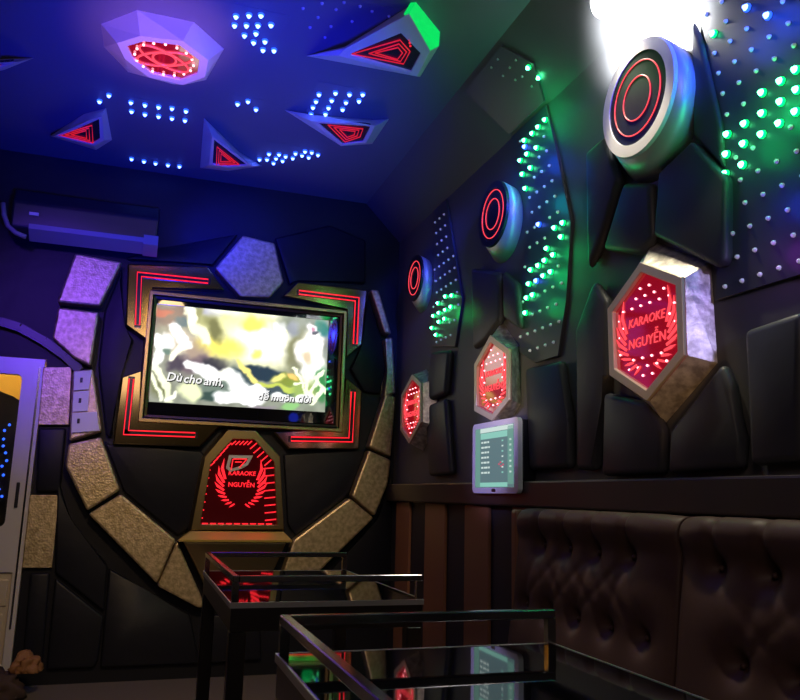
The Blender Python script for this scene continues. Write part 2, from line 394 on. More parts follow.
# screen picture
def sm(a): a = max(0., min(1., a)); return a * a * (3 - 2 * a)
B = []
def E_(cx, cy, rx, ry, rot, c, soft=.5): B.append(('e', cx, cy, rx, ry, math.radians(rot), c, soft))
def K_(x0, y0, x1, y1, w, c, soft=.6): B.append(('k', x0, y0, x1, y1, w, c, soft))
E_(170, 315, 22, 12, 0, (105, 95, 95)); E_(163, 312, 10, 5, 0, (170, 90, 80)); E_(210, 318, 22, 16, 20, (150, 150, 105)); E_(214, 312, 10, 8, 0, (175, 175, 195))
E_(182, 322, 7, 6, 0, (60, 100, 115)); E_(186, 345, 20, 14, 20, (190, 180, 160)); E_(200, 352, 16, 10, 30, (165, 145, 130)); E_(197, 365, 24, 9, 0, (110, 95, 105))
E_(215, 364, 12, 6, 0, (60, 60, 70)); E_(176, 364, 9, 7, 0, (70, 65, 80)); E_(160, 385, 10, 12, 0, (110, 115, 80)); E_(250, 312, 40, 7, 5, (255, 255, 235)); 
E_(250, 330, 46, 16, 5, (240, 240, 170)); E_(255, 345, 42, 24, 10, (255, 252, 190), .6); E_(262, 345, 32, 18, 10, (255, 255, 245), .6); E_(222, 347, 22, 10, 10, (250, 235, 110), .7); E_(258, 355, 6, 5, 0, (250, 245, 120), .8)
E_(253, 325, 12, 6, 0, (235, 225, 110), .8); E_(214, 330, 8, 12, -30, (120, 120, 80), .7)
K_(189, 312, 196, 326, 4.5, (255, 255, 225)); K_(196, 326, 206, 342, 4.5, (255, 252, 215)); E_(281, 326, 6, 6, 0, (255, 255, 255))
E_(303, 325, 22, 13, 30, (120, 128, 112), .5); E_(297, 352, 10, 22, 15, (130, 130, 95), .6); E_(323, 328, 6, 10, 0, (20, 110, 85)); E_(292, 330, 6, 10, 10, (135, 140, 150), .6)
E_(262, 374, 22, 6, 8, (45, 60, 75), .4); E_(240, 378, 14, 8, 30, (70, 85, 90), .5); E_(275, 391, 24, 6, 3, (70, 80, 90), .4); E_(290, 380, 16, 7, 0, (130, 140, 60), .6)
K_(236, 362, 256, 382, 2.6, (240, 225, 130)); K_(258, 384, 300, 390, 2.2, (190, 200, 90)); E_(279, 379, 7, 4, -10, (235, 225, 130)); E_(218, 388, 18, 9, 0, (110, 125, 115)); E_(203, 396, 16, 5, 0, (60, 80, 75), .4)
E_(310, 353, 14, 22, 0, (252, 248, 242), .25); E_(312, 372, 12, 12, 0, (255, 252, 245), .4); E_(311, 329, 6, 6, 0, (245, 235, 240), .25); E_(312, 330, 2.4, 3, 0, (190, 130, 150), .5); E_(314, 333.5, 4, 1.5, 0, (60, 60, 70), .4); E_(306, 357, 4, 6, 30, (215, 195, 160), .8)
E_(321, 385, 6, 16, 0, (60, 120, 70), .5); E_(305, 390, 12, 10, 0, (150, 165, 90), .6)
for a in ((292, 366, 300, 378), (300, 378, 310, 396), (310, 396, 322, 372), (304, 372, 314, 402), (320, 390, 313, 404), (295, 384, 306, 380), (316, 380, 324, 392)): K_(*a, 1.6, (245, 250, 215))
E_(292, 376, 5, 3, 30, (250, 200, 110), .7)
K_(174, 328, 188, 344, 5, (255, 255, 255)); E_(167, 343, 9, 8, 0, (250, 250, 250), .4); K_(157, 337, 158, 368, 4, (250, 252, 250)); K_(188, 344, 172, 358, 4, (252, 250, 225)); E_(166, 352, 5, 4, 0, (90, 120, 110), .5)
K_(158, 368, 166, 384, 4, (245, 248, 215)); K_(166, 384, 170, 402, 3, (240, 245, 205)); K_(152, 376, 162, 400, 2.5, (240, 245, 215)); K_(176, 392, 168, 402, 2, (250, 250, 230)); E_(190, 392, 12, 8, 20, (235, 240, 190), .5)
E_(205, 371, 18, 8, 28, (255, 255, 255), .2); E_(190, 364, 6, 5, 20, (250, 250, 250), .3); E_(225, 374, 9, 7, 20, (250, 250, 235), .3); E_(235, 382, 14, 8, 40, (255, 255, 250), .4)
E_(240, 398, 26, 8, 0, (255, 255, 255), .2); E_(252, 392, 14, 9, 0, (255, 255, 255), .2); E_(283, 397, 11, 4.5, 0, (250, 252, 250), .2); E_(303, 398, 9, 4.5, 0, (250, 252, 250), .2); E_(290, 406, 10, 4, 0, (140, 190, 120), .5); E_(262, 407, 12, 3, 0, (140, 130, 140), .5)
from mathutils import noise as NZ
def scr_col(x, y):
    q = V((x * .07, y * .07, 3.1)); q2 = V((x * .22, y * .22, 9.3))
    x, y = x + 5 * NZ.noise(q) + 1.6 * NZ.noise(q2), y + 5 * NZ.noise(q + V((40, 7, 0))) + 1.6 * NZ.noise(q2 + V((11, 31, 0)))
    k_ = 14 * NZ.noise(V((x * .12, y * .12, 0)))
    c = [138 + k_, 142 + k_, 128 + k_]
    for b in B:
        if b[0] == 'e':
            _, cx, cy, rx, ry, ro, col, so = b; so = min(1., so * 1.5)
            dx, dy = x - cx, y - cy
            u = (dx * math.cos(ro) + dy * math.sin(ro)) / rx; v = (-dx * math.sin(ro) + dy * math.cos(ro)) / ry
            dd = math.hypot(u, v)
        else:
            _, x0, y0, x1, y1, w, col, so = b
            vx, vy = x1 - x0, y1 - y0; t = max(0, min(1, ((x - x0) * vx + (y - y0) * vy) / (vx * vx + vy * vy)))
            dd = math.hypot(x - x0 - t * vx, y - y0 - t * vy) / w
        a = sm((1 + so * .5 - dd) / so) if dd < 1 + so * .5 else 0
        if a: c = [c[i] + (col[i] - c[i]) * a for i in range(3)]
    return c
NX, NY = 170, 96
bm = bmesh.new(); cl = bm.loops.layers.float_color.new('picture')
ys = D - .066; grid = []; cols = {}
for j in range(NY + 1):
    row = []
    for i in range(NX + 1):
        p = V((sx0 + (sx1 - sx0) * i / NX, ys, sz0 + (sz1 - sz0) * j / NY)); v = bm.verts.new(p); row.append(v)
        c = scr_col(*proj(p)); cols[v] = tuple((q / 255) ** 2.2 for q in c) + (1,)
    grid.append(row)
for j in range(NY):
    for i in range(NX):
        f = bm.faces.new((grid[j][i], grid[j][i + 1], grid[j + 1][i + 1], grid[j + 1][i]))
        for l in f.loops: l[cl] = cols[l.vert]
ms = mat('screen_picture', (0.01, 0.01, 0.01), 0.15); N, L, b = nodes(ms); at = N.new('ShaderNodeVertexColor'); at.layer_name = 'picture'
L.new(at.outputs['Color'], b.inputs['Emission Color']); b.inputs['Emission Strength'].default_value = 1.35
obj('screen', bm, ms, tv)
for s, px, size in (('Dù', (174, 377.3), .074), ('cho', (192.5, 379.5), .074), ('anh,', (213.5, 381.8), .074), ('dễ', (263, 396.5), .064), ('muôn', (282.5, 398), .064), ('đời', (304, 399.5), .064)):
    c = T(*px, .07)
    o1 = obj('lyrics', text_bm(s, Fr((c.x, ys - .001, c.z), (1, 0, 0), (0, 0, 1)), size, .002, .2, .001), M['txt'], tv)
    obj('outline', text_bm(s, Fr((c.x + .004, ys - .0005, c.z - .004), (1, 0, 0), (0, 0, 1)), size, .0005, .2, .003), M['out'], o1)

# ---------------------------------------------------------------- winged emblem helpers
def wing(fr, Rx, Ry, d, sgn, thick=1.0):
    """one curved wing of feathers, opening upwards"""
    bm = bmesh.new(); n = 9
    for k in range(n):
        t = k / (n - 1)
        a = math.radians(20 - 92 * t)
        bx, by = Rx * .66 * math.cos(a), Ry * .80 * math.sin(a)
        Ln = Ry * .62 * (1 - t) ** 1.8 + Rx * .26
        da = math.radians(84 - 118 * t)
        w = Rx * (.035 * (1 - t) + .045) * thick
        dx, dy = math.cos(da), math.sin(da); nx, ny = -dy, dx
        cur = Rx * .10 * (1 - t)
        pl = [(bx - nx * w * .4, by - ny * w * .4), (bx + dx * Ln * .5 - nx * w * .5 + cur, by + dy * Ln * .5 - ny * w * .5), (bx + dx * Ln, by + dy * Ln), (bx + dx * Ln * .5 + nx * w * .5 + cur, by + dy * Ln * .5 + ny * w * .5), (bx + nx * w * .4, by + ny * w * .4)]
        poly2(fr, [(sgn * x, y) for x, y in pl], d, d + .003, bm)
    return bm

# karaoke emblem below the screen
r = root('karaoke_emblem', T(185, 541, 0), 'gold framed red winged karaoke emblem below the television', 'sign')
of = [T(*p, .11) for p in ((228, 430), (256, 431), (280, 457), (284, 529), (191, 530), (205, 457))]
inf = [T(*p, .11) for p in ((233, 439), (254, 439.5), (274, 462), (277, 525), (200.5, 524.5), (211, 463))]
bk = scl(of, 1.08, V((0, .109, 0)))
bm = ring(of, inf, bk, [p + V((0, .05, 0)) for p in inf]); bev(bm, .003); obj('frame', bm, M['brass'], r)
mi_ = [p + V((0, .03, 0)) for p in inf]; bm = prism(mi_, [p + V((0, .015, 0)) for p in mi_]); obj('mirror_panel', bm, M['reddim'], r)
lb_f = [T(*p, .112) for p in ((191, 531), (284, 530)) ]; yb = lb_f[0].y
z1 = lb_f[0].z; q0, q1 = T(179, 540, .17), T(292, 540, .17); q2, q3 = T(209, 582, .10), T(262, 582, .10)
zl = (q0.z + q1.z) / 2
bm = bmesh.new()
def strip(rows):
    vs = [[bm.verts.new(p) for p in rr] for rr in rows]
    for a, b in zip(vs[:-1], vs[1:]): bm.faces.new((a[0], a[1], b[1], b[0]))
    return vs
vs = strip([[V((lb_f[0].x, D - .11, z1)), V((lb_f[1].x, D - .11, z1))], [V((q0.x, D - .17, zl)), V((q1.x, D - .17, zl))], [V((q0.x, D - .165, zl - .012)), V((q1.x, D - .165, zl - .012))], [V((q0.x, D, zl - .015)), V((q1.x, D, zl - .015))], [V((lb_f[0].x, D, z1)), V((lb_f[1].x, D, z1))]])
bm.faces.new([v[0] for v in vs]); bm.faces.new([v[1] for v in vs][::-1]); bm.faces.new((vs[0][0], vs[0][1], vs[-1][1], vs[-1][0]))
obj('sloping_sill', bm, M['gold'], r)
ft = [V((q0.x + .03, D - .15, zl - .016)), V((q1.x - .03, D - .15, zl - .016)), V((T(258, 605, .06).x, D - .06, T(258, 605, .06).z)), V((T(214, 605, .06).x, D - .06, T(214, 605, .06).z))]
bm = prism(ft, [V((p.x, D - .001, p.z)) for p in ft]); bev(bm, .006); obj('bowl_panel', bm, M['brass'], r)
ec = T(241, 486, .085); fr = Fr((ec.x, D - .085, ec.z), (1, 0, 0), (0, 0, 1))
for sg in (1, -1): obj('wing', wing(fr, .155, .14, 0, sg, 1.5), M['red'], r)
c1 = T(242, 473.5, .085); obj('karaoke_letters', text_bm('KARAOKE', Fr((c1.x, D - .085, c1.z), (1, 0, 0), (0, 0, 1)), .036, 0, .1, .0008, 1.0), M['red'], r)
c1 = T(241.5, 485, .085); obj('name_letters', text_bm('NGUYỄN', Fr((c1.x, D - .085, c1.z), (1, 0, 0), (0, 0, 1)), .038, 0, 0, .0008, 1.0), M['red'], r)
tp = [T(*p, .083) for p in ((229, 455), (253, 455.5), (248, 465), (241, 469), (230, 472), (226, 468))]  # reflection of a light fixture, built as solid outline and lines
tp2 = inset(tp, .018, (0, -1, 0))
bm = ring([p + V((0, -.004, 0)) for p in tp], [p + V((0, -.004, 0)) for p in tp2], tp, tp2); obj('reflection_outline', bm, M['silver'], r, label='silver outline of a reflected light fixture')
bm = bmesh.new()
for a, b in (((233, 459), (247, 459)), ((247, 459), (239, 468)), ((235, 462), (242, 462)), ((233, 459), (231, 470))): bar(bm, T(*a, .086), T(*b, .086), .006, .003, (0, 1, 0))
obj('reflection_lines', bm, M['red'], r)
# edge LEDs and their mirror reflections, both built as glowing dashes
dash = []
def run(a, b, n, ln, ang):
    for k in range(n):
        t = (k + .5) / n; dash.append((a[0] + (b[0] - a[0]) * t, a[1] + (b[1] - a[1]) * t, ln, ang))
run((274, 464), (276, 523), 8, 11, 170); run((255, 441), (273, 462), 5, 9, 145); run((234, 441), (254, 441), 5, 6, 120); run((204, 523.5), (276, 524), 9, 6, 180); run((213, 464), (233, 441), 6, 6, 130); run((201, 522), (210, 466), 7, 1.2, 0)
for x, y, ln, an in dash:
    a = T(x, y, .083); b = T(x + ln * math.cos(math.radians(an)), y + ln * math.sin(math.radians(an)) * (1 if an != 170 else .55), .083)
    if an in (145, 120, 130): b = T(x - ln * .75, y + ln * .65, .083)
    obj('led_dash', bar(bmesh.new(), a, b, .007, .004, (0, 1, 0)), M['red'], r)

# ---------------------------------------------------------------- air conditioner
z0, z1 = T(28, 240, .2).z, T(28, 190, .2).z; a0, a1 = T(8, 235, .2).x, T(157, 247, .2).x
z0 = (T(30, 238, .2).z + T(155, 249, .2).z) / 2
ac = root('air_conditioner', ((a0 + a1) / 2, D - .001, z0), 'dark wall air conditioner with pale lower strip at top left', 'air conditioner')
pr = [(D - .001, z0 + .05), (D - .12, z0), (D - .19, z0 + .05), (D - .20, z0 + .20), (D - .15, z0 + .29), (D - .001, z0 + .29)]
bm = prism([V((a0, y, z)) for y, z in pr], [V((a1, y, z)) for y, z in pr]); bev(bm, .015, 3); obj('body', bm, M['plast'], ac)
bm = prism([V((a0 + .1, D - .118, z0 - .006)), V((a0 + .1, D - .20, z0 + .045)), V((a0 + .1, D - .206, z0 + .072)), V((a0 + .1, D - .195, z0 + .07)), V((a0 + .1, D - .12, z0 + .02))],
           [V((a1 - .05, D - .118, z0 - .006)), V((a1 - .05, D - .20, z0 + .045)), V((a1 - .05, D - .206, z0 + .072)), V((a1 - .05, D - .195, z0 + .07)), V((a1 - .05, D - .12, z0 + .02))]); obj('louvre', bm, M['grey'], ac)
bm = prism([V((a1 - .08, D - .11, z0 - .012)), V((a1 - .08, D - .20, z0 + .035)), V((a1 - .08, D - .21, z0 + .09)), V((a1 - .08, D - .12, z0 + .07))], [V((a1 + .004, D - .11, z0 - .012)), V((a1 + .004, D - .20, z0 + .035)), V((a1 + .004, D - .21, z0 + .09)), V((a1 + .004, D - .12, z0 + .07))]); obj('end_cap', bm, M['grey'], ac)
cp = [T(*p, .208) for p in ((26, 237), (16, 233), (8, 226), (4, 215), (3, 203))]
bm = tube(bmesh.new(), cp, .014, 8); obj('trim_pipe', bm, M['grey'], ac)
c = T(34, 214, .205); bm = nbox((c.x - .025, c.y - .004, c.z - .009), (c.x + .025, c.y + .003, c.z + .009)); obj('badge', bm, M['silver'], ac)

# ---------------------------------------------------------------- ceiling lamps
def clamp_lamp(name, base_px, front_px, drop, label, cat, group, frame_w, m, lines):
    b = [Cl(*p, .0005) for p in base_px]; f = [Cl(*p, drop) for p in front_px]
    r = root(name, cen(b), label, cat, group)
    inn = inset(f, frame_w, (0, 0, -1))
    bm = ring(f, inn, b, [p + V((0, 0, .015)) for p in inn]); obj('housing', bm, m, r)
    bm = prism([p + V((0, 0, .008)) for p in inn], [p + V((0, 0, .02)) for p in inn]); obj('panel', bm, M['face'], r)
    if lines:
        for sf in lines:
            lp = scl(inn, sf, V((0, 0, .004))); bm = tube(bmesh.new(), lp, .0045, 6, True); obj('neon_line', bm, M['red'], r)
    return r, f, inn
# octagon
ob = [(101, 24), (137, 10), (194, 22), (224, 49), (206, 80), (172, 84), (128, 72), (104, 47)]
of_ = [(117, 43), (140, 36), (183, 41), (208, 60), (205, 77), (183, 85), (148, 77), (125, 59)]
LG = 'ceiling lamps with red neon'
b = [Cl(*p, .0005) for p in ob]; f = [Cl(*p, .13) for p in of_]
r = root('octagon_lamp', cen(b), 'octagonal champagne ceiling lamp with glowing red disc', 'ceiling lamp', LG)
inn = inset(f, .035, (0, 0, -1))
bm = ring(f, inn, b, [p + V((0, 0, .012)) for p in inn]); obj('housing', bm, M['cchamp'], r)
bm = prism([p + V((0, 0, .008)) for p in inn], [p + V((0, 0, .02)) for p in inn]); obj('glow_panel', bm, M['redpanel'], r)
cc = cen(inn); fo_ = Fr((cc.x, cc.y, cc.z + .006), (1, 0, 0), (0, -1, 0))
rx = max(p.x for p in inn) - cc.x; ry = max(p.y for p in inn) - cc.y
for el in ((.42 * rx, .42 * ry, 0, 0, 0), ):
    obj('neon_ring', tube(bmesh.new(), ellipse(fo_, el[0] * .8, el[1] * .8, 28), .005, 6, True), M['pinkred'], r)
for ro in (25, -35):
    obj('neon_loop', tube(bmesh.new(), ellipse(fo_, rx * .85, ry * .36, 36, 0, 0, 0, math.radians(ro)), .005, 6, True), M['pinkred'], r)
for k in range(16):
    a = 2 * math.pi * k / 16; pc = fo_.p(rx * .85 * math.cos(a), ry * .85 * math.sin(a), .004)
    bb = bmesh.new(); bmesh.ops.create_icosphere(bb, subdivisions=1, radius=.0065, matrix=Matrix.Translation(pc)); obj('led_dot', bb, M['dot'], r)
# green kite
gb = [(306, 56), (345, 46.5), (416, 2), (440, 32), (439, 46), (420, 77)]; gf = [(338, 55.5), (347, 48), (409, 14), (430, 51), (417, 76.5)]
b = [Cl(*p, .0005) for p in gb]; f = [Cl(*p, .12) for p in gf]
r = root('kite_lamp', cen(b), 'largest kite shaped ceiling lamp with bright green side and red lines', 'ceiling lamp', LG)
inn = [Cl(*p, .12) for p in ((350, 55), (352, 53), (401, 33), (421, 53.5), (411, 72))]
bm = ring(f, inn, [p + V((0, 0, .004)) for p in f], [p + V((0, 0, .015)) for p in inn]); obj('frame', bm, M['cchamp'], r)
bm = prism([p + V((0, 0, .008)) for p in inn], [p + V((0, 0, .02)) for p in inn]); obj('panel', bm, M['face'], r)
bm = bmesh.new()
bv = [bm.verts.new(p) for p in b]; fv = [bm.verts.new(p) for p in f]
bm.faces.new((bv[0], bv[1], fv[1], fv[0])); bm.faces.new((bv[1], bv[2], fv[2], fv[1])); bm.faces.new((bv[4], bv[5], fv[4], fv[3])); bm.faces.new((bv[5], bv[0], fv[0], fv[4]))
obj('housing', bm, M['cchamp'], r)
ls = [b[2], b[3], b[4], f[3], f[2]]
bm = prism(ls, [p + V((-.002, 0, .0004)) + (cen(ls) - p) * .04 + V((-.02, .01, .004)) for p in ls]); obj('glowing_side', bm, M['green_glow'], r, label='side glowing in place of green light')
for q in (((352, 54), (400, 40), (410, 51.5), (403.5, 64)), ((369, 53.5), (399, 44), (406.5, 52), (400.5, 61.5)), ((375.5, 53), (398, 47.5), (402.5, 53), (397.5, 59.5))):
    obj('neon_line', tube(bmesh.new(), [Cl(*p, .116) for p in q], .003, 6, True), M['redline'], r)
for k in range(3):
    pc = Cl(409 + k * .7, 40 + k * 3, .118); bb = bmesh.new(); bmesh.ops.create_icosphere(bb, subdivisions=1, radius=.005, matrix=Matrix.Translation(pc)); obj('led_dot', bb, M['red'], r)
# three smaller lamps
def small(base_px, front_px, red_px, label, nm='kite_lamp', lit=(0,)):
    b = [Cl(*p, .0005) for p in base_px]; f = [Cl(*p, .09) for p in front_px]
    r = root(nm, cen(b), label, 'ceiling lamp', LG)
    inn = inset(f, .02, (0, 0, -1))
    bm = ring(f, inn, b, [p + V((0, 0, .012)) for p in inn]); obj('housing', bm, M['cchamp'], r)
    bm = prism([p + V((0, 0, .006)) for p in inn], [p + V((0, 0, .018)) for p in inn]); obj('panel', bm, M['face'], r)
    rp = [Cl(*p, .088) for p in red_px]
    for sf in (1, .72, .45): obj('neon_line', tube(bmesh.new(), scl(rp, sf), .0032, 6, True), M['redline'], r)
small([(204, 118), (239, 152), (262, 166), (228, 171), (200, 168)], [(212, 136), (236, 154), (252, 166), (228, 168), (209, 165)], [(217, 147), (239, 164.5), (216.5, 165)], 'small triangular ceiling lamp with red lines near the screen wall')
small([(284.5, 110), (306, 114), (372, 120), (389, 119), (372, 144), (338, 149)], [(311, 121), (366, 124), (375, 126), (366, 143), (341, 146)], [(328, 125), (363, 129), (360, 137), (345, 142)], 'blue lit kite ceiling lamp with pink red lines below the green one')
small([(84, 114), (106, 108), (112, 140), (96, 150), (50, 136)], [(90, 120), (102, 116), (104, 140), (94, 146), (54, 136)], [(59, 135), (92, 125.5), (93, 143)], 'dark triangular ceiling lamp with red lines at far left')
small([(-40, 60), (34, 58), (4, 70), (-30, 78)], [(-34, 64), (18, 62), (0, 69), (-26, 74)], [(-28, 68), (0, 65), (-10, 70)], 'pale edged ceiling lamp cut by the left border', 'triangle_lamp')

# ---------------------------------------------------------------- LEDs
def led_mesh(name, nrm, core, halo, r):
    bm = bmesh.new(); n = V(nrm).normalized(); q = n.to_track_quat('Z', 'Y').to_matrix().to_4x4()
    rr = [(0, r), (.35, r * .98), (.7, r * .8), (1.0, r * .62), (1.4, r * .38)] if halo else [(0, r), (.6, r * .85), (1.1, r * .5)]
    seg = 8; rings = []
    for z, ra in rr:
        rings.append([bm.verts.new(q @ V((ra * math.cos(2 * math.pi * k / seg), ra * math.sin(2 * math.pi * k / seg), z * r))) for k in range(seg)])
    for i in range(len(rings) - 1):
        for k in range(seg):
            f = bm.faces.new((rings[i][k], rings[i][(k + 1) % seg], rings[i + 1][(k + 1) % seg], rings[i + 1][k])); f.smooth = True
            f.material_index = 1 if (halo and i < 2) else 0
    bm.faces.new(rings[-1]); bm.faces.new(rings[0][::-1])
    bmesh.ops.recalc_face_normals(bm, faces=bm.faces)
    me = bpy.data.meshes.new(name); bm.to_mesh(me); bm.free(); me.materials.append(core)
    if halo: me.materials.append(halo)
    return me
def put(me, name, p, parent):
    o = link(bpy.data.objects.new(name, me)); o.parent = parent; o.location = p - parent.location
    return o
LW = {k: led_mesh('led_' + k, (-1, 0, 0), c, h_, rr) for k, c, h_, rr in (('g', M['core_g'], M['halo_g'], .0125), ('b', M['core_b'], M['halo_b'], .013), ('w', M['bulb'], None, .0075))}
LV = {k: led_mesh('ledc_' + k, (-1, 0, -1), c, h_, rr) for k, c, h_, rr in (('g', M['core_g'], M['halo_g'], .0125), ('w', M['bulbdim'], None, .006))}
LC = {k: led_mesh('ledk_' + k, (0, 0, -1), c, h_, rr) for k, c, h_, rr in (('b', M['core_b'], M['halo_b'], .0135), ('w', M['bulbdim'], None, .0075))}
def inside(p, poly):
    x, y = p; c = False
    for i in range(len(poly)):
        (x1, y1), (x2, y2) = poly[i - 1], poly[i]
        if (y1 > y) != (y2 > y) and x < (x2 - x1) * (y - y1) / (y2 - y1) + x1: c = not c
    return c
def wall_panel(poly_px, lab, lit, o0, du, dv, shear, n=40, minlit=.04, cell=None):
    po = [W(*p, .014) if len(p) == 2 else V(p) for p in poly_px]
    r = root('led_panel', V((XW, cen(po).y, min(p.z for p in po))), lab, 'light panel', 'dotted light panels on the right wall')
    bm = prism(po, [V((XW - .0005, p.y, p.z)) for p in po]); bev(bm, .003, 1); obj('board', bm, M['ledpanel'], r)
    pts = []
    yz = [(p.y, p.z) for p in po]
    for px, py, k in lit:
        p = W(px, py, .014); pts.append(p); put(LW[k], 'led', p, r)
    ci = cen(po)
    small_ = [(ci.y + (y - ci.y) * .94, ci.z + (z - ci.z) * .97) for y, z in yz]
    for j in range(-n, n):
        for i in range(-n, n):
            y, z = o0[0] + i * du + j * shear, o0[1] + j * dv
            if inside((y, z), small_) and all((q.y - y) ** 2 + (q.z - z) ** 2 > minlit ** 2 for q in pts):
                put(LW['w'], 'led', V((XW - .014, y, z)), r)
    return r
g2 = [(714.6, 34), (782, 81.4), (763.5, 93), (782, 102), (763.5, 113.6), (780.6, 123.6), (746, 124), (763, 134.6), (728.6, 134.6), (745, 144), (727.7, 154.4), (726.6, 174), (743.7, 165), (797, 70), (798, 90), (797, 112)]
lit2 = [(x, y, 'g') for x, y in g2] + [(748, 8, 'b'), (769, 16, 'b')]
a = W(699, 0, .014); e = W(800, 272, .014)
wall_panel([(XW - .014, a.y + .03, COVE - .005), (722, 130), (715, 301), (802, 272.5), (XW - .014, 1.38, 1.62), (XW - .014, 1.38, COVE - .005)],
           'dotted light panel right of the large round lamp, green and blue dots lit', lit2, (1.698, 2.511), .0675, .0745, .0125)
g1 = [(539.4, 77), (542, 92), (545, 106), (536.4, 112.7), (546.3, 120), (530, 120), (539.4, 127.3), (522.7, 127.3), (533.4, 133.7), (525.7, 140.6), (537.7, 148), (528.3, 154.3), (521.4, 160.7), (531.7, 168), (523.6, 174.4), (526.6, 188.6), (564, 223), (555.7, 228), (562.4, 237), (548, 248.6), (554.4, 255), (546, 260.6), (539.4, 265.7), (552, 272), (532, 270), (544.6, 276), (530, 284), (528, 298), (526.6, 313), (534, 295)]
lit1 = [(x, y, 'g') for x, y in g1] + [(540, 224.6, 'b'), (537.7, 281, 'b'), (526, 147, 'b')]
tl = W(543, 67, .014)
wall_panel([(XW - .014, 3.14, COVE - .005), (XW - .014, 2.80, COVE - .005), (556, 150), (571, 222), (566, 300), (558, 356), (535, 363), (519, 352), (521, 285), (527, 240), (526, 195), (519, 160)],
           'tall dotted light panel between the two larger round lamps', [q for q in lit1 if W(q[0], q[1], .014).z < COVE - .02], (2.836, 2.808 - .082), .0675, .0785, .022)
g0 = [(446.4, 296.6), (453, 295.7), (439, 303.4), (452, 307), (446.4, 310), (440, 313), (434.4, 316), (445.6, 319), (440, 322), (433, 328), (437, 335)]
wall_panel([(XW - .014, 4.16, COVE - .01), (XW - .014, 3.98, COVE - .01), (462, 300), (455, 347), (432, 347), (433, 300)],
           'darkest dotted light panel farthest along the right wall, few green dots lit', [(x, y, 'g') for x, y in g0], (4.0, 2.7), .072, .075, .02)
# cove panel
cp_ = [Cv(*p, .012) for p in ((500, 103), (440, 48), (436, 42), (494, 36), (541, 68), (547, 98))]
cp_ = [p for p in cp_]
cq = [V((XW + COVE - .012 * 1.414 - 1.565, 3.12, 0))]
yA, yB = 2.72, 3.12
def cvp(x, y, dep): n_ = V((-1, 0, -1)).normalized(); return V((x, y, XW + COVE - x)) + n_ * dep
cpoly = [cvp(1.585, 2.80, .012), cvp(1.585, 3.14, .012), cvp(1.37, 3.20, .012), cvp(1.37, 2.79, .012), cvp(1.48, 2.70, .012)]
r = root('led_panel', cen(cpoly), 'faint dotted light panel on the sloping cove beside the green lamp', 'light panel', 'dotted light panels above the right wall')
n_ = V((-1, 0, -1)).normalized()
bm = prism(cpoly, [p - n_ * .0115 for p in cpoly]); obj('board', bm, M['ledpanel'], r)
for px, py in ((529, 67), (539.4, 77)): put(LV['g'], 'led', Cv(px, py, .012), r)
for a_, b_ in ((422, 218), (380, 185), (333, 157), (445, 278), (400, 245), (357, 215), (480, 313), (420, 290), (375, 275), (333, 245)):
    p = Cv(400 + a_ / 3.636, b_ / 3.636, .012)
    if 1.38 < p.x < 1.58: put(LV['w'], 'led', p, r)
# ceiling panels
CA = [(236, 16), (234.6, 25), (249, 15), (246.5, 25), (244.5, 35), (261, 15), (258, 25), (256, 33), (253.6, 42), (271, 24.6), (265, 41), (263, 49.6), (274, 50)]
CB = [(319, 94), (316, 101), (313, 107), (311, 114), (335.5, 92.6), (331.7, 100), (328.5, 107.4), (325.5, 113.6), (322, 120), (349.5, 94), (346, 102), (342.6, 109), (362.7, 94), (359, 100.6)]
CC = [(259.5, 159), (267, 159), (269, 153.6), (273.5, 162.7), (276, 158), (279, 154), (282.6, 160.5), (285.6, 156), (292.8, 157.8), (295.5, 153), (302, 155), (305, 151), (308.7, 157), (311.7, 152), (318, 154.5)]
CD = [(131, 102), (145, 104.6), (158.6, 106.6), (172, 108), (186, 110.7), (131.6, 111), (145, 114), (158.6, 116), (172, 118), (185, 120)]
CE = [(131.6, 158.6), (144, 161), (155.6, 163), (168, 164.7), (179.5, 166)]
CF = [(99.6, 101), (109, 95)]
CG = [(237.6, 103.6), (248, 101), (256, 109)]
CH = [(303, 9), (322, 4), (318, 18), (336, 10), (331, 27), (352, 22), (360, 7), (344, 3), (372, 12), (325, 38), (310, 28), (389, 17)]
for pts, lb, k in ((CA, 'slanted cluster of blue white lights top centre on the ceiling', 'b'), (CB, 'slanted rows of blue white lights above the blue kite lamp', 'b'), (CC, 'band of small blue white lights right of the small triangle lamp', 'b'),
                   (CD, 'two straight rows of blue white lights below the octagon lamp', 'b'), (CE, 'single row of five blue white lights nearest the screen wall', 'b'), (CF, 'pair of blue white lights left below the octagon lamp', 'b'), (CG, 'group of three blue white lights right below the octagon lamp', 'b'), (CH, 'unlit grey dots on the dark ceiling left of the green lamp', 'w')):
    P3 = [Cl(*p, .006) for p in pts]
    if pts is CC or pts is CE: P3 = [V((p.x, min(p.y, D - .06), p.z)) for p in P3]
    x0, x1, y0, y1 = min(p.x for p in P3) - .03, max(p.x for p in P3) + .03, min(p.y for p in P3) - .03, max(p.y for p in P3) + .03
    y1 = min(y1, D - .005)
    r = root('ceiling_light_strip', V(((x0 + x1) / 2, (y0 + y1) / 2, ZC)), lb, 'ceiling lights', 'dotted light strips on the ceiling')
    bm = nbox((x0, y0, ZC - .0012), (x1, y1, ZC - .0002)); obj('board', bm, M['ceil'], r)
    for p in P3: put(LC[k], 'led', V((p.x, p.y, ZC - .0012)), r)

